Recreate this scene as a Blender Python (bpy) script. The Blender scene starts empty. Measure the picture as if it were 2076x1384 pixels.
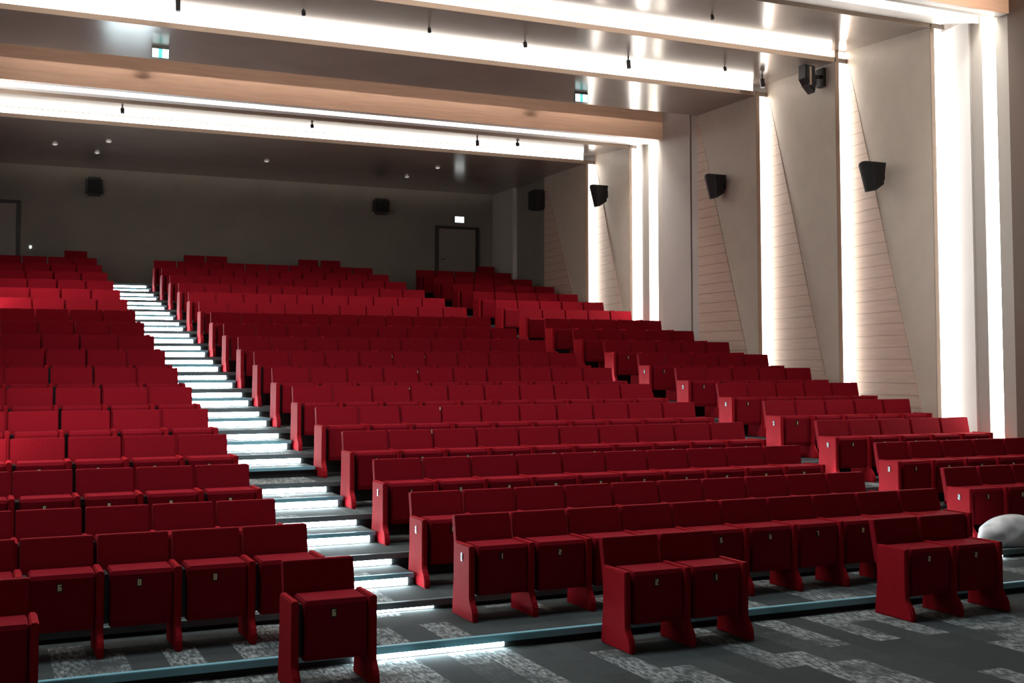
import bpy, bmesh, math, random
from mathutils import Vector, Matrix

random.seed(7)
S = bpy.context.scene
COL = S.collection
H = 2.15                                   # eye height above the stage floor

# ---------------------------------------------------------------- camera, world, lights, exposure
cd = bpy.data.cameras.new('camera')
cam = bpy.data.objects.new('camera', cd); COL.objects.link(cam)
cam.location = (0, 0, H)
cam.rotation_euler = (math.radians(90 + 3.217), 0, math.radians(-24.35))
cd.sensor_width = 36.0
cd.lens = 2384.0 / 2076.0 * 36.0
cd.shift_y = -81.0 / 2076.0
cd.clip_end = 200
S.camera = cam

w = bpy.data.worlds.new('world'); S.world = w; w.use_nodes = True
w.node_tree.nodes['Background'].inputs[0].default_value = (0.6, 0.75, 0.9, 1)
w.node_tree.nodes['Background'].inputs[1].default_value = 0.0

S.view_settings.view_transform = 'Standard'
S.view_settings.look = 'None'
S.view_settings.exposure = 0.0
S.view_settings.gamma = 1.0
S.view_settings.use_curve_mapping = False
S.cycles.use_denoising = True
S.cycles.max_bounces = 8
S.cycles.diffuse_bounces = 4
S.cycles.sample_clamp_indirect = 6.0

L_BEAM, L_COVE, L_WALL, L_SLOT, L_STEP = 26.0, 8.0, 8.0, 22.0, 48.0

def area(name, loc, target, size, power, color):
    ld = bpy.data.lights.new(name, 'AREA'); ld.shape = 'RECTANGLE'
    ld.size, ld.size_y = size; ld.energy = power; ld.color = color
    o = bpy.data.objects.new(name, ld); COL.objects.link(o); o.location = loc
    d = Vector(target) - Vector(loc); o.rotation_euler = d.to_track_quat('-Z', 'Y').to_euler()
    return o
area('stage_ceiling_light', (-0.6, 9.9, 7.85), (-0.4, 9.6, 0.0), (3.0, 0.8), 190, (0.84, 0.94, 1.0))
area('stage_ceiling_light', (5.5, 9.9, 7.85), (5.6, 9.6, 0.0), (3.0, 0.8), 190, (0.84, 0.94, 1.0))
area('front_fill_light', (4.0, -2.0, 5.0), (6.0, 12.0, 3.5), (5.0, 1.2), 10, (1.0, 0.93, 0.86))  # unseen weak frontal fill, added for panel lips, wood and seat fronts
o = area('beam_fill_light', (6.4, -1.0, 5.6), (6.4, 21.0, 8.5), (13.0, 0.5), 130, (1.0, 0.88, 0.76))  # unseen wide lamp, added to brighten the wood beam faces
o.data.spread = math.radians(12)

# ---------------------------------------------------------------- materials
def mat(name, color, rough=0.6, metal=0.0, emis=None, strength=0.0, spec=0.5):
    m = bpy.data.materials.new(name); m.use_nodes = True
    b = m.node_tree.nodes['Principled BSDF']
    b.inputs['Base Color'].default_value = (*color, 1)
    b.inputs['Roughness'].default_value = rough
    b.inputs['Metallic'].default_value = metal
    b.inputs['Specular IOR Level'].default_value = spec
    if emis:
        b.inputs['Emission Color'].default_value = (*emis, 1)
        b.inputs['Emission Strength'].default_value = strength
    return m

def nn(m, t, **kw):
    n = m.node_tree.nodes.new(t)
    for k, v in kw.items(): setattr(n, k, v)
    return n

def noise_tint(m, c1, c2, scale, detail=4.0, stretch=(1, 1, 1), bump=0.0):
    nt = m.node_tree; b = nt.nodes['Principled BSDF']
    tc = nn(m, 'ShaderNodeTexCoord'); mp = nn(m, 'ShaderNodeMapping'); mp.inputs['Scale'].default_value = stretch
    nz = nn(m, 'ShaderNodeTexNoise'); nz.inputs['Scale'].default_value = scale; nz.inputs['Detail'].default_value = detail
    rp = nn(m, 'ShaderNodeValToRGB'); rp.color_ramp.elements[0].color = (*c1, 1); rp.color_ramp.elements[1].color = (*c2, 1)
    rp.color_ramp.elements[0].position = 0.35; rp.color_ramp.elements[1].position = 0.65
    nt.links.new(tc.outputs['Object'], mp.inputs[0]); nt.links.new(mp.outputs[0], nz.inputs['Vector'])
    nt.links.new(nz.outputs[0], rp.inputs[0]); nt.links.new(rp.outputs[0], b.inputs['Base Color'])
    if bump:
        bp = nn(m, 'ShaderNodeBump'); bp.inputs['Strength'].default_value = bump; bp.inputs['Distance'].default_value = 0.004
        nt.links.new(nz.outputs[0], bp.inputs['Height']); nt.links.new(bp.outputs[0], b.inputs['Normal'])
    return m

M = {}
M['red'] = noise_tint(mat('red_fabric', (0.4, 0.01, 0.02), 0.85, spec=0.08), (0.215, 0.0045, 0.012), (0.245, 0.0055, 0.014), 60, bump=0.25)
M['redside'] = noise_tint(mat('red_lacquer_panel', (0.4, 0.01, 0.02), 0.8, spec=0.08), (0.30, 0.007, 0.014), (0.33, 0.008, 0.016), 25)
M['gold'] = mat('gold_numeral', (0.92, 0.86, 0.50), 0.4)
M['plateback'] = mat('dark_plate', (0.03, 0.004, 0.006), 0.4)
M['whiteplate'] = mat('white_row_plate', (0.8, 0.8, 0.78), 0.4)
M['black'] = mat('black_plastic', (0.006, 0.006, 0.008), 0.45)
M['darkmetal'] = mat('dark_metal', (0.02, 0.018, 0.017), 0.4, 0.6)
M['grille'] = mat('speaker_grille', (0.004, 0.004, 0.005), 0.7)
M['nosing'] = mat('blue_grey_nosing', (0.22, 0.50, 0.58), 0.45, 0.1)
M['nosingshaded'] = mat('shaded_grey_nosing', (0.13, 0.18, 0.19), 0.45, 0.1)  # same nosing in darker grey, shade under the seat rows put into colour
M['riser'] = mat('black_riser', (0.008, 0.009, 0.010), 0.7)
M['paint'] = noise_tint(mat('beige_wall_paint', (0.5, 0.45, 0.39), 0.5), (0.50, 0.44, 0.37), (0.54, 0.475, 0.40), 3)
M['edge'] = mat('panel_edge', (0.30, 0.225, 0.175), 0.6)
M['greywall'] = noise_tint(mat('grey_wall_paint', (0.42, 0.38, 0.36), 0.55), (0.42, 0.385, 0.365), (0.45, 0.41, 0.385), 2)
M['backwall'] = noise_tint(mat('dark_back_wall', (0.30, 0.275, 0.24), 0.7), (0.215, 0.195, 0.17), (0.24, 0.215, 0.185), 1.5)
M['brownwall'] = mat('brown_side_wall', (0.14, 0.10, 0.08), 0.6)
M['door'] = mat('dark_grey_door', (0.24, 0.21, 0.19), 0.5)
M['doorframe'] = mat('black_door_frame', (0.03, 0.028, 0.026), 0.5)
M['white'] = mat('white_reveal', (0.78, 0.77, 0.75), 0.5)
M['plastic'] = noise_tint(mat('white_plastic_sheet', (0.8, 0.83, 0.84), 0.3), (0.62, 0.66, 0.67), (0.9, 0.92, 0.93), 6)
M['ceil'] = noise_tint(mat('glossy_ceiling', (0.5, 0.45, 0.41), 0.17, spec=0.75), (0.285, 0.235, 0.205), (0.315, 0.26, 0.23), 1.2)
M['stepled'] = mat('cool_light_strip', (0.9, 0.95, 1), 0.5, emis=(0.80, 0.95, 1.0), strength=L_STEP)
M['cove'] = mat('warm_light_strip', (1, 0.97, 0.92), 0.5, emis=(1.0, 0.93, 0.84), strength=L_COVE)
M['wallled'] = mat('warm_wall_strip', (1, 0.97, 0.92), 0.5, emis=(1.0, 0.93, 0.84), strength=L_WALL)
M['wallled2'] = mat('bright_wall_strip', (1, 0.97, 0.92), 0.5, emis=(1.0, 0.95, 0.88), strength=L_WALL * 2.2)
M['greyreveal'] = mat('grey_reveal', (0.40, 0.37, 0.33), 0.6)
M['slotled'] = mat('white_wall_strip', (1, 0.97, 0.92), 0.5, emis=(1.0, 0.95, 0.90), strength=L_SLOT)
M['beamled'] = mat('white_light_strip', (1, 0.98, 0.95), 0.5, emis=(1.0, 0.95, 0.90), strength=L_BEAM)
M['signlit'] = mat('lit_sign_face', (0.8, 1, 1), 0.4, emis=(0.60, 0.97, 1.0), strength=1.1)
M['signfig'] = mat('lit_sign_teal', (0.1, 0.5, 0.5), 0.4, emis=(0.06, 0.55, 0.55), strength=0.9)
M['signwhite'] = mat('lit_white_sign', (0.9, 1, 0.97), 0.4, emis=(0.92, 1.0, 0.98), strength=2.2)
M['spotglow'] = mat('spot_lens', (0.9, 0.9, 0.85), 0.3, emis=(1, 0.95, 0.85), strength=0.6)

def wood_mat(name, c1, c2, axis_scale, planks=None):
    m = mat(name, c1, 0.5); nt = m.node_tree; b = nt.nodes['Principled BSDF']
    noise_tint(m, c1, c2, 6, 6, axis_scale)
    if planks:                                 # horizontal board joints
        tc = nn(m, 'ShaderNodeTexCoord'); sp = nn(m, 'ShaderNodeSeparateXYZ'); nt.links.new(tc.outputs['Object'], sp.inputs[0])
        dv = nn(m, 'ShaderNodeMath', operation='DIVIDE'); dv.inputs[1].default_value = planks; nt.links.new(sp.outputs[2], dv.inputs[0])
        fr = nn(m, 'ShaderNodeMath', operation='FRACT'); nt.links.new(dv.outputs[0], fr.inputs[0])
        cr = nn(m, 'ShaderNodeValToRGB'); e = cr.color_ramp.elements
        e[0].position = 0.0; e[0].color = (0.45, 0.45, 0.45, 1); e[1].position = 0.09; e[1].color = (1, 1, 1, 1)
        nt.links.new(fr.outputs[0], cr.inputs[0])
        mx = nn(m, 'ShaderNodeMix', data_type='RGBA', blend_type='MULTIPLY'); mx.inputs[0].default_value = 1.0
        src = b.inputs['Base Color'].links[0].from_socket
        nt.links.new(src, mx.inputs[6]); nt.links.new(cr.outputs[0], mx.inputs[7]); nt.links.new(mx.outputs[2], b.inputs['Base Color'])
        bp = nn(m, 'ShaderNodeBump'); bp.inputs['Strength'].default_value = 0.5; bp.inputs['Distance'].default_value = 0.01
        nt.links.new(cr.outputs[0], bp.inputs['Height']); nt.links.new(bp.outputs[0], b.inputs['Normal'])
    return m
M['wood'] = wood_mat('beam_wood', (0.58, 0.36, 0.25), (0.66, 0.42, 0.30), (0.25, 1, 4))
M['panelwood'] = wood_mat('wall_wood_boards', (0.50, 0.37, 0.30), (0.57, 0.43, 0.355), (1, 0.3, 5), planks=0.19)

def carpet():
    m = mat('grey_plank_carpet', (0.06, 0.07, 0.07), 0.95, spec=0.1); nt = m.node_tree; b = nt.nodes['Principled BSDF']
    tc = nn(m, 'ShaderNodeTexCoord'); mp = nn(m, 'ShaderNodeMapping')
    mp.inputs['Rotation'].default_value = (0, 0, math.pi / 2)
    nt.links.new(tc.outputs['Object'], mp.inputs[0])
    br = nn(m, 'ShaderNodeTexBrick'); br.offset = 0.37; br.squash = 1.0
    br.inputs['Color1'].default_value = (0, 0, 0, 1); br.inputs['Color2'].default_value = (1, 1, 1, 1); br.inputs['Mortar'].default_value = (0.3, 0.3, 0.3, 1)
    br.inputs['Scale'].default_value = 1.0; br.inputs['Mortar Size'].default_value = 0.004
    br.inputs['Brick Width'].default_value = 1.0; br.inputs['Row Height'].default_value = 0.25
    nt.links.new(mp.outputs[0], br.inputs['Vector'])
    mp2 = nn(m, 'ShaderNodeMapping'); mp2.inputs['Scale'].default_value = (38, 11, 10); nt.links.new(tc.outputs['Object'], mp2.inputs[0])
    nz = nn(m, 'ShaderNodeTexNoise'); nz.inputs['Scale'].default_value = 1.0; nz.inputs['Detail'].default_value = 6; nz.inputs['Roughness'].default_value = 0.7
    nt.links.new(mp2.outputs[0], nz.inputs['Vector'])
    nz2 = nn(m, 'ShaderNodeTexNoise'); nz2.inputs['Scale'].default_value = 2.6; nz2.inputs['Detail'].default_value = 6; nz2.inputs['Roughness'].default_value = 0.65
    nt.links.new(tc.outputs['Object'], nz2.inputs['Vector'])
    # a plank is streaked where its random value is high, streaks are torn by the noise
    r1 = nn(m, 'ShaderNodeValToRGB'); r1.color_ramp.elements[0].position = 0.52; r1.color_ramp.elements[1].position = 0.60
    nt.links.new(br.outputs['Color'], r1.inputs[0])
    r2 = nn(m, 'ShaderNodeValToRGB'); r2.color_ramp.elements[0].position = 0.42; r2.color_ramp.elements[1].position = 0.60
    nt.links.new(nz.outputs[0], r2.inputs[0])
    r3 = nn(m, 'ShaderNodeValToRGB'); r3.color_ramp.elements[0].position = 0.36; r3.color_ramp.elements[1].position = 0.52
    nt.links.new(nz2.outputs[0], r3.inputs[0])
    m1 = nn(m, 'ShaderNodeMath', operation='MULTIPLY'); nt.links.new(r1.outputs[0], m1.inputs[0]); nt.links.new(r2.outputs[0], m1.inputs[1])
    m2 = nn(m, 'ShaderNodeMath', operation='MULTIPLY'); nt.links.new(m1.outputs[0], m2.inputs[0]); nt.links.new(r3.outputs[0], m2.inputs[1])
    mx = nn(m, 'ShaderNodeMix', data_type='RGBA'); mx.inputs[6].default_value = (0.072, 0.084, 0.084, 1); mx.inputs[7].default_value = (0.36, 0.39, 0.385, 1)
    rb = nn(m, 'ShaderNodeValToRGB'); rb.color_ramp.elements[0].color = (0.050, 0.058, 0.057, 1); rb.color_ramp.elements[1].color = (0.080, 0.092, 0.092, 1)
    nt.links.new(br.outputs['Color'], rb.inputs[0]); nt.links.new(rb.outputs[0], mx.inputs[6])
    nt.links.new(m2.outputs[0], mx.inputs[0])
    mm = nn(m, 'ShaderNodeMix', data_type='RGBA', blend_type='MULTIPLY'); mm.inputs[0].default_value = 0.5
    nt.links.new(mx.outputs[2], mm.inputs[6]); nt.links.new(nz.outputs[0], mm.inputs[7])
    ad = nn(m, 'ShaderNodeMix', data_type='RGBA', blend_type='MULTIPLY'); ad.inputs[0].default_value = 1.0
    ad.inputs[7].default_value = (1.25, 1.25, 1.25, 1); nt.links.new(mm.outputs[2], ad.inputs[6])
    nt.links.new(ad.outputs[2], b.inputs['Base Color'])
    bp = nn(m, 'ShaderNodeBump'); bp.inputs['Strength'].default_value = 0.3; bp.inputs['Distance'].default_value = 0.006
    nt.links.new(nz.outputs[0], bp.inputs['Height']); nt.links.new(bp.outputs[0], b.inputs['Normal'])
    return m
M['carpet'] = carpet()

# ---------------------------------------------------------------- mesh helpers
def box(bm, x0, x1, y0, y1, z0, z1, bev=0.0):
    vs = [bm.verts.new((x, y, z)) for x in (x0, x1) for y in (y0, y1) for z in (z0, z1)]
    fs = [(0, 1, 3, 2), (4, 6, 7, 5), (0, 4, 5, 1), (2, 3, 7, 6), (0, 2, 6, 4), (1, 5, 7, 3)]
    faces = [bm.faces.new([vs[i] for i in f]) for f in fs]
    if bev:
        es = list({e for f in faces for e in f.edges})
        bmesh.ops.bevel(bm, geom=es, offset=bev, segments=2, affect='EDGES')
    return vs

def prism(bm, prof, a, b, axis='x', bev=0.0, seg=2):
    """extrude a closed 2-D profile between a and b along an axis (the profile lies in the other two, in order)"""
    def P(p, t):
        return {'x': (t, p[0], p[1]), 'y': (p[0], t, p[1]), 'z': (p[0], p[1], t)}[axis]
    v0 = [bm.verts.new(P(p, a)) for p in prof]; v1 = [bm.verts.new(P(p, b)) for p in prof]
    n = len(prof)
    faces = [bm.faces.new(v0), bm.faces.new(list(reversed(v1)))]
    for i in range(n):
        faces.append(bm.faces.new((v0[i], v1[i], v1[(i + 1) % n], v0[(i + 1) % n])))
    bmesh.ops.recalc_face_normals(bm, faces=faces)
    if bev:
        es = [e for f in faces[:2] for e in f.edges]
        bmesh.ops.bevel(bm, geom=es, offset=bev, segments=seg, affect='EDGES')

def cyl(bm, p, q, r, n=12, r2=None):
    p, q = Vector(p), Vector(q); d = q - p
    mtx = Matrix.Translation((p + q) / 2) @ d.to_track_quat('Z', 'Y').to_matrix().to_4x4()
    bmesh.ops.create_cone(bm, cap_ends=True, segments=n, radius1=r, radius2=r if r2 is None else r2, depth=d.length, matrix=mtx)

def obj(name, bm, m, parent=None, smooth=False):
    me = bpy.data.meshes.new(name)
    bmesh.ops.recalc_face_normals(bm, faces=bm.faces[:])
    bm.to_mesh(me); bm.free()
    me.materials.append(M[m] if isinstance(m, str) else m)
    if smooth:
        for p in me.polygons: p.use_smooth = True
    o = bpy.data.objects.new(name, me); COL.objects.link(o)
    if parent: o.parent = parent
    return o

def tag(o, label=None, cat=None, group=None, kind=None):
    if label: o['label'] = label
    if cat: o['category'] = cat
    if group: o['group'] = group
    if kind: o['kind'] = kind
    return o

def empty(name, loc, rz=0.0):
    o = bpy.data.objects.new(name, None); COL.objects.link(o)
    o.location = loc; o.rotation_euler = (0, 0, rz); o.empty_display_size = 0.1
    return o

def struct(name, bm, m, parent=None):
    o = obj(name, bm, m, parent)
    if not parent: o['kind'] = 'structure'
    return o

def one(fn, *a, **k):
    bm = bmesh.new(); fn(bm, *a, **k); return bm

ORD = ['zeroth', 'first', 'second', 'third', 'fourth', 'fifth', 'sixth', 'seventh', 'eighth', 'ninth', 'tenth', 'eleventh', 'twelfth',
       'thirteenth', 'fourteenth', 'fifteenth', 'sixteenth', 'seventeenth', 'eighteenth']

# ---------------------------------------------------------------- layout of the tiers
XW = 13.15                                  # right wall
XL = -0.38                                  # left wall beside the seats, out of the picture
XF = -3.0                                   # left wall beside the stage floor
YB = 30.4                                   # back wall
NR = 18
def row_y(i):                               # front of the arm panels of row i
    k = i - 1
    return 8.926 + 1.11 * k + 0.006 * k * k
def row_z(i):                               # tread height of row i above the stage floor
    if i == 1: return 0.10
    n = i - 2
    return 0.183 + 0.2262 * n + 0.00132 * n * n
def edge_y(i): return row_y(i) - 0.52
A1 = (2.50, 3.63)                           # left stair aisle
A2 = (9.14, 10.18)                          # right stair aisle
PITCH = 0.54

bm = bmesh.new()                            # stage floor and stepped tiers
prof = [(-4.0, 0.0)]
for i in range(1, NR + 1):
    prof += [(edge_y(i), prof[-1][1]), (edge_y(i), row_z(i))]
prof.append((YB + 0.2, prof[-1][1]))
va = [bm.verts.new((XF, y, z)) for y, z in prof]; vb = [bm.verts.new((XW + 0.6, y, z)) for y, z in prof]
for k in range(len(prof) - 1): bm.faces.new((va[k], vb[k], vb[k + 1], va[k + 1]))
def black_risers(o):                        # the upright faces turned to the stage are black
    o.data.materials.append(M['riser'])
    for p in o.data.polygons:
        if abs(p.normal.y) > 0.9: p.material_index = 1
black_risers(struct('floor', bm, 'carpet'))

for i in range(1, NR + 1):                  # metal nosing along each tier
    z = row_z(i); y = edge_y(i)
    struct('trim_%d' % i, one(box, XL + 0.02, XW - 0.06, y - 0.035, y + 0.02, z - 0.050, z + 0.004, 0.004), 'nosing' if i == 1 else 'nosingshaded')

GS = {'left': 'light strips of the left stair aisle', 'right': 'light strips of the right stair aisle'}
def riser_light(side, x0, x1, y, z0, z1, count):
    o = obj('step_light', one(box, x0, x1, y - 0.014, y - 0.001, z0, z1), 'stepled')
    what = 'white light strip on %s riser from %s of the %s stair aisle' % (ORD[count] if count <= 18 else ORD[total + 1 - count], 'bottom' if count <= 18 else 'top', side)
    tag(o, what, 'step light', GS[side])
for side, (x0, x1) in (('left', A1), ('right', A2)):
    cnt = 0; total = 34 if side == 'left' else 99
    for i in range(1, NR + 1):
        y, z = edge_y(i), row_z(i)
        zp = 0.0 if i == 1 else row_z(i - 1)
        low = zp
        if i >= 3:
            low = (zp + z) / 2; yh = y - 0.46
            st = struct('aisle_step', one(box, x0, x1, yh, y, zp + 0.001, low), 'carpet'); black_risers(st)
            obj('step_nosing', one(box, x0, x1, yh - 0.03, yh + 0.02, low - 0.036, low + 0.004, 0.004), 'nosing', st)
            cnt += 1
            if (side == 'left' and i != 6) or (side == 'right' and i <= 10):      # the dark one is unlit in the photo
                riser_light(side, x0 + 0.04, x1 - 0.06, yh, zp + 0.012, low - 0.040, cnt)
        if i == 1 and side == 'right': continue
        cnt += 1
        if side == 'left' or i <= 10:
            riser_light(side, x0 + 0.04, x1 - 0.06 + (0.16 if i == 1 else 0), y, low + 0.012, z - 0.054, cnt)

# ---------------------------------------------------------------- seats
SEG = {'0': 'abcdef', '1': 'bc', '2': 'abged', '3': 'abgcd', '4': 'fgbc', '5': 'afgcd', '6': 'afgecd', '7': 'abc', '8': 'abcdefg', '9': 'abcdfg'}
def digit(bm, ch, x, y, z, w_, h_, t, d, flip=None):
    """a seven-bar numeral standing in the xz plane at depth y"""
    R = {'a': (0, 1, 1, 1), 'g': (0, .5, 1, .5), 'd': (0, 0, 1, 0), 'f': (0, .5, 0, 1), 'b': (1, .5, 1, 1), 'e': (0, 0, 0, .5), 'c': (1, 0, 1, .5)}
    for s in SEG[ch]:
        ax, az, bx, bz = R[s]
        px0, px1 = x + ax * w_ - t / 2, x + bx * w_ + t / 2
        pz0, pz1 = z + az * h_ - t / 2, z + bz * h_ + t / 2
        if flip: box(bm, y - d, y, -px1, -px0, pz0, pz1)
        else: box(bm, px0, px1, y - d, y, pz0, pz1)

def panel_prof():
    p = [(0.39, 0.0), (0.355, 0.30), (0.352, 0.600), (0.0, 0.600), (0.0, 0.19)]
    p += [(-0.008, 0.165), (-0.028, 0.140), (-0.052, 0.112), (-0.068, 0.075), (-0.074, 0.03), (-0.070, 0.0)]
    return p
def add_panel(bm, x): prism(bm, panel_prof(), x - 0.026, x + 0.026, 'x', 0.009)
def add_cushion(bm, x=0.0):
    prof = [(0.045, 0.190), (0.035, 0.235), (0.028, 0.560), (0.040, 0.590), (0.335, 0.590), (0.34, 0.52), (0.20, 0.235), (0.165, 0.195), (0.12, 0.182)]
    prism(bm, prof, x - 0.198, x + 0.238, 'x', 0.010)
def add_back(bm, x=0.0):
    w_, u_, r = 0.254, 0.240, 0.012
    def yy(z): return 0.372 + (z - 0.5) * 0.20
    out = [(-u_, 0.26), (u_, 0.26), (u_, 0.42), (w_, 0.43), (w_, 0.80 - r), (w_ - r * 0.3, 0.80 - r * 0.3), (w_ - r, 0.80), (-w_ + r, 0.80), (-w_ + r * 0.3, 0.80 - r * 0.3), (-w_, 0.80 - r), (-w_, 0.43), (-u_, 0.42)]
    v0 = [bm.verts.new((x + px, yy(pz), pz)) for px, pz in out]
    v1 = [bm.verts.new((x + px, yy(pz) + 0.07, pz)) for px, pz in out]
    n = len(out); fs = [bm.faces.new(v0), bm.faces.new(list(reversed(v1)))]
    for i in range(n): fs.append(bm.faces.new((v0[i], v0[(i + 1) % n], v1[(i + 1) % n], v1[i])))
    bmesh.ops.recalc_face_normals(bm, faces=fs)
    es = [e for f in fs[:2] for e in f.edges]
    bmesh.ops.bevel(bm, geom=es, offset=0.006, segments=2, affect='EDGES')
def add_bar(bm, x=0.0):                       # black tip-up mechanism put in as shade of the slot beside the cushion
    box(bm, x - 0.242, x - 0.206, 0.075, 0.30, 0.215, 0.565, 0.004)
    cyl(bm, (x - 0.206, 0.24, 0.30), (x - 0.190, 0.24, 0.30), 0.016, 8)

proto = {}
proto['panel'] = obj('side_panel', one(add_panel, -PITCH / 2), 'redside')
proto['panel_r'] = obj('side_panel', one(add_panel, PITCH / 2), 'redside')
proto['cushion'] = obj('seat_cushion', one(add_cushion), 'red')
proto['back'] = obj('backrest', one(add_back), 'red')
proto['bar'] = obj('hinge_slot_shade', one(add_bar), 'black')
DIG = {}
for ch in '0123456789':
    bmd = bmesh.new(); box(bmd, -0.020, 0.020, 0.0265, 0.031, 0.468, 0.532)
    plate = obj('number_plate', bmd, 'plateback')
    bmn = bmesh.new(); digit(bmn, ch, -0.008, 0.0268, 0.484, 0.016, 0.034, 0.0092, 0.003)
    num = obj('numeral', bmn, 'gold', plate)
    DIG[ch] = (plate, num)
ROWP = {}
for ch in '12345678':
    bmd = bmesh.new(); box(bmd, -PITCH / 2 - 0.030, -PITCH / 2 - 0.026, 0.14, 0.18, 0.46, 0.53)
    plate = obj('row_plate', bmd, 'plateback')
    bmn = bmesh.new(); digit(bmn, ch, -0.170, -PITCH / 2 - 0.0295, 0.473, 0.020, 0.044, 0.009, 0.003, flip=True)
    num = obj('numeral', bmn, 'whiteplate', plate)
    ROWP[ch] = (plate, num)
used = set()
def take(p, parent):
    if p.name in used or p.parent is not None and p.parent.type == 'EMPTY':
        c = p.copy(); COL.objects.link(c)
    else:
        c = p; used.add(p.name)
    c.parent = parent
    return c
def take_plate(pair, parent):
    p, n = pair
    if p.parent is None:
        p.parent = parent; return
    c = p.copy(); COL.objects.link(c); c.parent = parent
    d = n.copy(); COL.objects.link(d); d.parent = c

SEATS = 'red tip-up seats of the auditorium'
def seat(x, y, z, label, num=None, last=False, row_digit=None, bar=False):
    t = empty('auditorium_seat', (x, y, z)); tag(t, label, 'seat', SEATS)
    take(proto['panel'], t); take(proto['cushion'], t); take(proto['back'], t)
    if last: take(proto['panel_r'], t)
    if bar: take(proto['bar'], t)
    if num: take_plate(DIG[num], t)
    if row_digit: take_plate(ROWP[row_digit], t)
    return t

XC0, XR0, XLE = 3.686, 10.236, 2.444         # first panel of the centre and right block, last panel of the left block
rest = []                                   # seats too far back to be built one by one
for i in range(1, 18):
    y, z = row_y(i), row_z(i)
    rw = ORD[i] + ' raised row'
    near = i <= 15
    for k in range(10):
        x = XC0 + PITCH * (k + 0.5)
        if not near: rest.append((x, y, z, k == 9)); continue
        w_ = (ORD[k + 1] + ' from left stair aisle') if k < 5 else (ORD[10 - k] + ' from right stair aisle')
        seat(x, y, z, 'red folded seat in %s of centre block, %s' % (rw, w_), str((k + 1) % 10) if i <= 9 else None, k == 9,
             str(i) if k == 0 and i <= 3 else None, i <= 8)
    if i >= 2:
        for k in range(5):
            x = XR0 + 0.545 * (k + 0.5)
            if not near: rest.append((x, y, z, k == 4)); continue
            w_ = (ORD[k + 1] + ' from right stair aisle') if k < 3 else (('next to' if k == 4 else 'one seat away from') + ' right wall')
            seat(x, y, z, 'red folded seat in %s of right block, %s' % (rw, w_), str(k + 1) if i <= 9 else None, k == 4,
                 str(i) if k == 0 and i <= 8 else None, i <= 8)
    nleft = 5 if i <= 9 else 4
    for k in range(nleft):
        x = XLE - PITCH * (k + 0.5)
        if not near: rest.append((x, y, z, k == 0)); continue
        seat(x, y, z, 'red folded seat in %s of left block, %s from left stair aisle' % (rw, ORD[k + 1]), '98869'[k] if i <= 6 else None, k == 0, None, i <= 8)
# loose seats on the flat floor in front of the tiers
seat(2.22, 7.79, 0, 'single red folded seat on the flat floor at the foot of left stair aisle', '6', True, None, True)
seat(0.075, 7.80, 0, 'red folded seat on the flat floor, leftmost and cut off by picture edge', '8', True, None, True)
seat(4.50 + 0.026 + PITCH * 0.5, 7.865, 0, 'left seat of the red pair on the flat floor before centre block middle', '2', False, None, True)
seat(4.50 + 0.026 + PITCH * 1.5, 7.865, 0, 'right seat of the red pair on the flat floor before centre block middle', '1', True, None, True)
seat(7.23 + 0.026 + PITCH * 0.5, 7.85, 0, 'left seat of the red pair on flat floor near the white plastic bundle', '2', False, None, True)
seat(7.23 + 0.026 + PITCH * 1.5, 7.85, 0, 'right seat of the red pair on flat floor near the white plastic bundle', '2', True, None, True)
z18, y18 = row_z(18), 29.42
for x in (4.83, 5.38, 7.72, 8.31, 2.05, 12.72): rest.append((x, y18, z18, True))
bm = bmesh.new()
for x, y, z, last in rest:
    b2 = bmesh.new(); add_panel(b2, -PITCH / 2); add_cushion(b2); add_back(b2)
    if last: add_panel(b2, PITCH / 2)
    b2.transform(Matrix.Translation((x, y, z)))
    tmp = bpy.data.meshes.new('tmp'); b2.to_mesh(tmp); b2.free(); bm.from_mesh(tmp); bpy.data.meshes.remove(tmp)
tag(obj('auditorium_seating', bm, 'red'), 'dark red seats of the last rows before the back wall', 'seat', None, 'stuff')

# ---------------------------------------------------------------- room shell
zc = lambda r: r + H
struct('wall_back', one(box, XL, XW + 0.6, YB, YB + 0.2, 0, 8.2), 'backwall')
bm = bmesh.new()                            # wider beside the stage floor, then close to the seats
prism(bm, [(XF, -4.0), (XF, 12.03), (XL, 12.03), (XL, YB), (XL - 0.2, YB), (XL - 0.2, 12.23), (XF - 0.2, 12.23), (XF - 0.2, -4.0)], -0.2, 8.1, 'z')
struct('wall_left', bm, 'greywall')
struct('wall_front', one(box, XF - 0.2, XW + 0.8, -4.2, -4.0, -0.2, 8.2), 'brownwall')
struct('wall_right', one(box, XW + 0.45, XW + 0.65, -4.2, YB + 0.2, -0.2, 8.2), 'greywall')
struct('ceiling', one(box, XF, XW + 0.6, -4.2, YB + 0.2, 8.05, 8.2), 'greywall')

def slab(bm, yf, zf, yr, zr, t=0.08):        # tilted ceiling board, glossy underside
    prism(bm, [(yf, zf), (yr, zr), (yr, zr + t), (yf, zf + t)], XL + 0.01, XW + 0.30, 'x')
CP = [('backmost', 24.80, 4.89, 30.38, 4.885), ('second from the back', 22.72, 4.91, 25.15, 5.14), ('third from the back', 17.98, 5.09, 19.96, 5.10),
      ('fourth from the back', 15.74, 5.19, 18.33, 5.36), ('nearest', 13.54, 5.20, 16.09, 5.44)]
for n_, yf, zf, yr, zr in CP:
    st = struct('ceiling_panel', one(slab, yf, zc(zf), yr, zc(zr)), 'ceil')
    st['label'] = 'glossy beige ceiling panel, %s' % n_
    obj('panel_lip', one(box, XL + 0.01, XW + 0.02, yf - 0.012, yf - 0.0005, zc(zf), zc(zf) + 0.082), 'edge', st)

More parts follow.
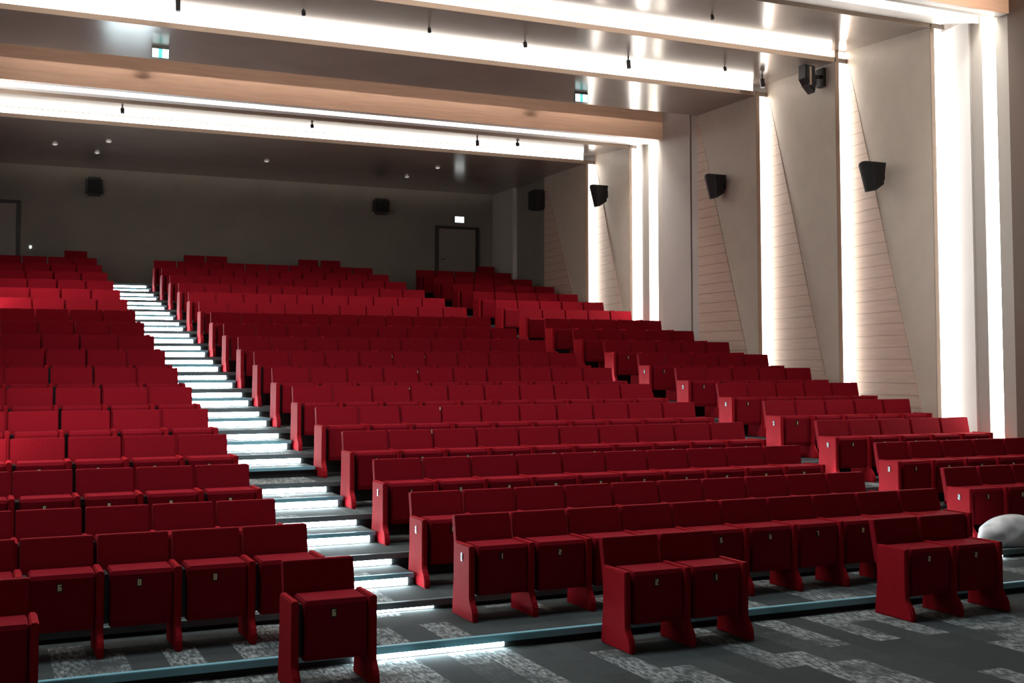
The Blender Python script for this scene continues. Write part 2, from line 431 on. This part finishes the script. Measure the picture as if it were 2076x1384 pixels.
def wall_board(bm, yn, yr, tilt, z0, z1, fold):
    """wall panel between its near edge yn and its rear edge yr (set back by tilt); the lower rear triangle is folded off"""
    t = 0.08
    yb = yr + (yn - yr) * fold
    P = dict(nb=(XW, yn, z0), nt=(XW, yn, z1), rt=(XW + tilt, yr, z1), fb=(XW + tilt * (1 - fold), yb, z0))
    f = [bm.verts.new(P[k]) for k in ('nb', 'nt', 'rt', 'fb')]
    g = [bm.verts.new((v.co.x + t, v.co.y, v.co.z)) for v in f]
    bm.faces.new(f); bm.faces.new(list(reversed(g)))
    for a in range(4): bm.faces.new((f[a], g[a], g[(a + 1) % 4], f[(a + 1) % 4]))
def wall_tri(bm, yn, yr, tilt, z0, z1, fold):
    yb = yr + (yn - yr) * fold; t = 0.08
    f = [bm.verts.new(p) for p in ((XW + tilt, yr, z1), (XW + tilt + 0.0, yr, z0), (XW + tilt * (1 - fold) - 0.03, yb, z0))]
    g = [bm.verts.new((v.co.x + t, v.co.y, v.co.z)) for v in f]
    bm.faces.new(f); bm.faces.new(list(reversed(g)))
    for a in range(3): bm.faces.new((f[a], g[a], g[(a + 1) % 3], f[(a + 1) % 3]))
WP = [('farthest', 24.80, 27.05, 0.0, 4.97), ('second farthest', 22.72, 24.86, 0.28, 5.22), ('third farthest', 17.98, 19.96, 0.0, 5.17),
      ('second nearest', 15.74, 18.04, 0.28, 5.42), ('nearest', 13.54, 15.80, 0.28, 5.52)]
for n_, yn, yr, tilt, zt in WP:
    zb = max(row_z(i) for i in range(1, NR + 1) if edge_y(i) < yn) - 0.02
    st = struct('wall_panel', one(wall_board, yn, yr, tilt, zb, zc(zt), 0.93), 'paint')
    st['label'] = 'tall beige wall panel with a slanted fold, %s of five' % n_
    obj('wood_cladding', one(wall_tri, yn, yr, tilt, zb, zc(zt), 0.93), 'panelwood', st)
    obj('panel_edge', one(box, XW + 0.001, XW + 0.08, yn - 0.012, yn - 0.0005, zb, zc(zt)), 'edge', st)

# plain wall pieces between the panel groups
struct('trim_30', one(box, XW, XW + 0.3, 20.23, 21.30, 0, zc(5.9)), 'greywall')
struct('trim_31', one(box, XW + 0.02, XW + 0.3, 19.97, 20.20, 0, zc(5.9)), 'greywall')
struct('trim_32', one(box, XW, XW + 0.3, 29.0, YB, 0, zc(4.89)), 'greywall')
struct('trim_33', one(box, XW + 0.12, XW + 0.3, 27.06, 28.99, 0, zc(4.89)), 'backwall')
struct('trim_34', one(box, XW - 0.02, XW + 0.35, -3.98, 12.03, 0, 8.0), 'brownwall')

# beams with their wood faces, reveals and recessed light slots
SLOT_C, SLOT_W = 0.34, 0.26
def beam(n, y, zb, ztop, cs, ws, yend, zend):
    """y beam front; cs, ws: light slots (near, far) in ceiling and wall; yend, zend where the sloped rear board dives behind the next panel"""
    st = struct('ceiling_beam', one(box, XL + 0.01, XW - 0.001, y, y + 0.16, zc(zb), zc(ztop)), 'white')
    st['label'] = n
    obj('wood_face', one(box, XL + 0.01, XW - 0.001, y - 0.03, y - 0.0005, zc(zb) - 0.012, zc(ztop)), 'wood', st)
    t, z0, xe = SLOT_C, zc(zb) + 0.02, XW + 0.05
    rv = struct('ceiling_reveal', one(prism, [(y + 0.161, z0), (cs[0], z0), (cs[0], z0 + t), (y + 0.161, z0 + t)], XL + 0.01, xe), 'greyreveal')
    obj('rear_board', one(prism, [(cs[1], z0), (yend, zc(zend)), (yend, zc(zend) + t), (cs[1], z0 + t)], XL + 0.01, xe), 'white', rv)
    obj('slot_back', one(box, XL + 0.01, xe, cs[0], cs[1], z0 + t + 0.001, z0 + t + 0.02), 'white', rv)
    t = SLOT_W; x, zt = XW + 0.10, zc(zb) + 0.14
    wr = struct('wall_reveal', one(prism, [(XW + 0.02, y + 0.02), (x, ws[0]), (x + t, ws[0]), (x + t, y + 0.02)], 0, zt, 'z'), 'greyreveal')
    ym = ws[1] + 0.20
    obj('rear_board', one(prism, [(XW + 0.05, ym), (XW + 0.28, yend), (XW + 0.36, yend), (x + t, ym)], 0, zt, 'z'), 'white', wr)
    obj('flat_board', one(prism, [(x, ws[1]), (XW + 0.09, ym - 0.002), (x + t, ym - 0.002), (x + t, ws[1])], 0, zt, 'z'), 'greyreveal', wr)
    obj('slot_back', one(box, x + t + 0.001, x + t + 0.02, ws[0], ws[1], 0, zt), 'white', wr)
B1 = dict(y=21.30, zb=4.85, ztop=5.9, cs=(21.60, 21.95), ws=(21.65, 22.02), yend=22.98, zend=5.02)
B2 = dict(y=12.03, zb=5.00, ztop=5.9, cs=(12.34, 12.62), ws=(12.364, 12.616), yend=13.80, zend=5.34)
beam('wood-faced ceiling beam over the rear seats', **B1)
beam('wood-faced ceiling beam at the top right corner of the photo', **B2)

CG, WG = 'glowing light strips along the ceiling', 'glowing vertical strips in the right wall'
def strip(name, label, cat, group, m, *b):
    return tag(obj(name, one(box, *b), m), label, cat, group)
for n_, B in (('rear wood-faced beam', B1), ('front wood-faced beam', B2)):
    z = zc(B['zb']) + 0.02 + SLOT_C
    strip('beam_light', 'wide white light strip in the ceiling slot just behind the %s' % n_, 'light strip', CG, 'beamled', XL + 0.02, XW + 0.02, B['cs'][0] + 0.01, B['cs'][1] - 0.01, z - 0.02, z - 0.001)
    x = XW + 0.10 + SLOT_W
    strip('wall_light', 'tall white light strip in the wall slot just behind the %s' % n_, 'light strip', WG, 'slotled', x - 0.02, x - 0.001, B['ws'][0] + 0.01, B['ws'][1] - 0.01, 0.05, zc(B['zb']) + 0.11)
    strip('wall_light', 'matching light strip in the left wall behind the %s, outside the picture' % n_, 'light strip', 'glowing vertical strips in the left wall', 'slotled', XL + 0.002, XL + 0.02, B['ws'][0] + 0.01, B['ws'][1] - 0.01, 0.05, zc(B['zb']) + 0.11)
def board_z(k, y):                           # underside of ceiling panel k at depth y
    _, yf, zf, yr, zr = CP[k]
    return zf + (zr - zf) * (y - yf) / (yr - yf)
for k, nx in ((0, 'over the back rows, farthest'), (2, 'above the third panel lip from the back'), (3, 'above the fourth panel lip from the back')):
    yf, zf = CP[k][1], CP[k][2]
    zu = board_z(k + 1, yf)
    strip('cove_light', 'white cove light along a ceiling panel lip, %s' % nx, 'light strip', CG, 'cove', XL + 0.05, XW - 0.02, yf + 0.05, yf + 0.08, zc(zf) + 0.083, zc(zu) - 0.006)
for (n_, yn, yr, tilt, zt) in WP:
    strip('wall_light', 'tall white light strip behind the near edge of the %s beige wall panel' % n_, 'light strip', WG, 'wallled2' if tilt == 0.28 and yn in (22.72, 13.54) else 'wallled', XW + 0.083, XW + 0.262, yn + 0.03, yn + 0.055, 0.05, zc(zt) - 0.03)

# ---------------------------------------------------------------- back wall: doors, signs, switch
def door(name, x0, x1, z0, z1, label):
    fr = struct(name, one(box, x0, x0 + 0.09, YB - 0.05, YB - 0.001, z0, z1), 'doorframe'); fr['label'] = label
    obj('frame_side', one(box, x1 - 0.09, x1, YB - 0.05, YB - 0.001, z0, z1), 'doorframe', fr)
    obj('frame_head', one(box, x0, x1, YB - 0.052, YB - 0.001, z1, z1 + 0.07), 'doorframe', fr)
    lf = obj('door_leaf', one(box, x0 + 0.1, x1 - 0.1, YB - 0.03, YB - 0.001, z0 + 0.005, z1 - 0.005), 'door', fr)
    obj('door_handle', one(box, x0 + 0.16, x0 + 0.28, YB - 0.075, YB - 0.031, z0 + 1.0, z0 + 1.02, 0.004), 'darkmetal', lf)
zb18 = row_z(18)
door('door_1', 11.42, 12.72, zb18, zc(3.86), 'dark door in the back wall under the lit white sign')
door('door_2', -0.36, 0.83, zb18, zc(3.93), 'dark door in the back wall at the left picture edge')
t = empty('exit_sign', (12.13, YB - 0.04, zc(4.04))); tag(t, 'small glowing white sign on the back wall above the right door', 'sign')
obj('sign_housing', one(box, -0.15, 0.15, 0.0, 0.039, -0.012, 0.182, 0.004), 'darkmetal', t)
obj('lit_face', one(box, -0.135, 0.135, -0.006, -0.0005, 0.002, 0.168), 'signwhite', t)
t = empty('light_switch', (1.06, YB - 0.02, zc(2.86))); tag(t, 'small white switch on the back wall beside the left door', 'switch')
obj('switch_plate', one(box, -0.022, 0.022, 0.0, 0.019, 0, 0.065, 0.004), 'signwhite', t)

# exit signs hung under the third ceiling panel
def hung_sign(x, label):
    t = empty('exit_sign', (x, 19.1, zc(5.09))); tag(t, label, 'sign', 'hanging lit exit signs')
    obj('mount', one(box, -0.13, 0.13, -0.02, 0.02, -0.03, 0.003, 0.003), 'darkmetal', t)
    obj('sign_housing', one(box, -0.14, 0.14, -0.012, 0.018, -0.185, -0.03, 0.003), 'darkmetal', t)
    obj('lit_face', one(box, -0.128, -0.028, -0.018, -0.0125, -0.18, -0.037), 'signlit', t)
    obj('lit_face', one(box, 0.028, 0.128, -0.018, -0.0125, -0.18, -0.037), 'signlit', t)
    obj('centre_strip', one(box, -0.026, 0.026, -0.0175, -0.0125, -0.18, -0.037), 'signfig', t)
hung_sign(2.51, 'small cyan lit sign hanging from the ceiling above the left stair aisle')
hung_sign(10.05, 'small cyan lit sign hanging from the ceiling above the right stair aisle')

# ---------------------------------------------------------------- speakers
def wedge_speaker(y, z, s, label, x=XW):
    """wall speaker: wide rounded top tapering to a narrower foot, tilted down, on an arm"""
    t = empty('wall_speaker', (x, y, z)); tag(t, label, 'speaker', 'black wall speakers')
    bm = bmesh.new()
    top, bot = [], []
    n = 9
    for a in range(n):
        u = -1 + 2 * a / (n - 1)
        top.append(((-0.33 - 0.06 * (1 - u * u)) * s, u * 0.18 * s, (0.205 + 0.03 * (1 - u * u)) * s))
        bot.append(((-0.245 - 0.03 * (1 - u * u)) * s, u * 0.13 * s, -0.25 * s))
    tv = [bm.verts.new(p) for p in top] + [bm.verts.new(p) for p in ((-0.05 * s, 0.16 * s, 0.21 * s), (-0.05 * s, -0.16 * s, 0.21 * s))]
    bv = [bm.verts.new(p) for p in bot] + [bm.verts.new(p) for p in ((-0.07 * s, 0.12 * s, -0.14 * s), (-0.07 * s, -0.12 * s, -0.14 * s))]
    bm.faces.new(tv); bm.faces.new(list(reversed(bv)))
    m_ = len(tv)
    for a in range(m_): bm.faces.new((tv[a], bv[a], bv[(a + 1) % m_], tv[(a + 1) % m_]))
    obj('cabinet', bm, 'black', t)
    bg = bmesh.new()
    gt = [bg.verts.new((p[0] - 0.008, p[1] * 0.92, p[2] - 0.02)) for p in top]; gb = [bg.verts.new((p[0] - 0.008, p[1] * 0.92, p[2] + 0.02)) for p in bot]
    for a in range(n - 1): bg.faces.new((gt[a], gt[a + 1], gb[a + 1], gb[a]))
    obj('grille', bg, 'grille', t)
    ba = bmesh.new(); cyl(ba, (0.0, 0, 0.03), (-0.06 * s, 0, 0.03), 0.028, 10); box(ba, -0.02, 0.0, -0.07, 0.07, -0.05, 0.11)
    obj('bracket', ba, 'black', t)
wedge_speaker(23.85, zc(3.98), 1.05, 'black wedge speaker on the wall strip between the two white light slots far right', XW + 0.06)
wedge_speaker(19.05, zc(3.52), 0.98, 'black wedge speaker on the third farthest wall panel, in middle of right wall')
wedge_speaker(14.66, zc(3.06), 0.98, 'black wedge speaker on the nearest beige wall panel, right of the others', XW + 0.02)
t = empty('wall_speaker', (XW, 16.15, zc(4.96))); tag(t, 'dark bracketed speaker high on the wall under the ceiling panel at upper right', 'speaker', 'black wall speakers')
bm = bmesh.new(); prism(bm, [(-0.36, 0.24), (-0.16, 0.22), (-0.12, -0.05), (-0.17, -0.24), (-0.28, -0.13), (-0.37, 0.0)], -0.11, 0.11, 'y', 0.02); obj('cabinet', bm, 'black', t)
bm = bmesh.new(); box(bm, -0.02, 0.04, -0.14, 0.05, -0.12, 0.2); cyl(bm, (0, -0.02, 0.06), (-0.16, 0, 0.06), 0.03); obj('bracket', bm, 'darkmetal', t)
obj('trim_band', one(box, -0.29, -0.25, -0.116, 0.116, -0.12, 0.20), 'edge', t)
t = empty('wall_speaker', (XW + 0.12, 27.2, zc(4.30))); tag(t, 'dark box speaker in the shaded corner right of the back door', 'speaker', 'black wall speakers')
obj('cabinet', one(box, -0.42, -0.12, -0.22, 0.22, -0.24, 0.26, 0.03), 'black', t)
obj('bracket', one(box, -0.12, 0.0, -0.05, 0.05, -0.08, 0.1), 'darkmetal', t)
for x, z, sw, sh, n_ in ((2.465, 4.42, 0.41, 0.46, 'at the left, above left stair aisle'), (9.80, 4.345, 0.44, 0.42, 'left of the lit white sign')):
    t = empty('wall_speaker', (x, YB, zc(z))); tag(t, 'square black speaker high on the back wall %s' % n_, 'speaker', 'square speakers on the back wall')
    obj('cabinet', one(box, -sw / 2, sw / 2, -0.30, -0.06, -sh / 2, sh / 2, 0.06), 'black', t)
    obj('grille', one(box, -sw * 0.38, sw * 0.38, -0.308, -0.3005, -sh * 0.38, sh * 0.38), 'grille', t)
    obj('bracket', one(box, -0.06, 0.06, -0.06, -0.0005, -0.08, 0.08), 'darkmetal', t)

# ---------------------------------------------------------------- small ceiling fittings
def under(y):
    for n_, yf, zf, yr, zr in CP:
        if yf <= y <= yr - (0.36 if yr not in (30.38, 19.96) else 0): return zf + (zr - zf) * (y - yf) / (yr - yf)
    return 5.0
def spot(x, y, ln, r, label):
    z = zc(under(y))
    t = empty('spotlight', (x, y, z)); tag(t, label, 'spotlight', 'small black spotlights under the ceiling')
    b_ = bmesh.new(); cyl(b_, (0, 0, 0.004), (0, 0, -ln * 0.4), r * 0.4, 8); obj('stem', b_, 'black', t)
    b_ = bmesh.new(); cyl(b_, (0, 0, -ln * 0.35), (0, -0.02, -ln), r, 12); obj('lamp_head', b_, 'black', t)
for x, y, ln, r, n_ in ((2.40, 16.55, 0.34, 0.045, 'largest, at the top left'), (4.22, 16.75, 0.10, 0.045, 'second from left at the top of the photo'), (6.22, 16.85, 0.10, 0.04, 'third from left under the fourth ceiling panel'),
                        (7.9, 16.95, 0.12, 0.045, 'fourth from left under the fourth ceiling panel'), (9.93, 17.15, 0.24, 0.05, 'right of the others, before the right cyan sign'),
                        (9.9, 14.6, 0.09, 0.04, 'alone under the nearest ceiling panel'), (11.75, 16.95, 0.10, 0.04, 'rightmost under the fourth ceiling panel'), (12.80, 17.30, 0.26, 0.06, 'in the corner beside the right wall glow'),
                        (2.36, 23.1, 0.16, 0.05, 'behind the rear beam at the left'), (9.74, 23.35, 0.17, 0.055, 'left one of two behind the rear beam'), (10.72, 23.4, 0.09, 0.06, 'right one of two behind the rear beam'),
                        (6.07, 23.3, 0.09, 0.05, 'behind the rear beam in the middle')):
    spot(x, y, ln * 0.9, r * 0.72, 'small black spotlight under the ceiling, %s' % n_)
def downlight(x, y, label):
    t = empty('downlight', (x, y, zc(4.888))); tag(t, label, 'downlight', 'faint white downlights over the back rows')
    b_ = bmesh.new(); cyl(b_, (0, 0, 0.002), (0, 0, -0.03), 0.06, 14); obj('ring', b_, 'white', t)
    b_ = bmesh.new(); cyl(b_, (0, 0, -0.0305), (0, 0, -0.036), 0.04, 12); obj('lens', b_, 'spotglow', t)
for x, y, n_ in ((1.40, 27.3, 'leftmost'), (2.44, 26.5, 'second from the left'), (2.33, 28.0, 'above the back wall speaker'), (6.08, 27.5, 'middle'), (9.86, 28.3, 'right, nearer the back wall'), (10.09, 26.7, 'right, nearer the beam')):
    downlight(x, y, 'faint white downlight in dark ceiling over back rows, %s' % n_)

# ---------------------------------------------------------------- plastic bundle in the right aisle
bm = bmesh.new()
bmesh.ops.create_icosphere(bm, subdivisions=5, radius=1.0)
for v in bm.verts:
    x, y, z = v.co
    f = 1 + 0.07 * math.sin(5 * x + 3 * z) * math.cos(4 * y) + 0.05 * math.sin(9 * x + 2.0) * math.sin(7 * z)
    zz = max(z, -0.55)
    hgt = 1.0 if x < 0.3 else 1.0 - 0.25 * (x - 0.3)
    v.co = (x * 0.46 * f, y * 0.20 * f, (zz + 0.55) * 0.215 * hgt * (0.94 + 0.06 * f))
o = obj('plastic_bundle', bm, 'plastic', None, True)
o.location = (10.52, 9.74, row_z(2) + 0.004)
tag(o, 'bundle of crumpled white plastic sheeting lying in the right stair aisle', 'plastic sheet')
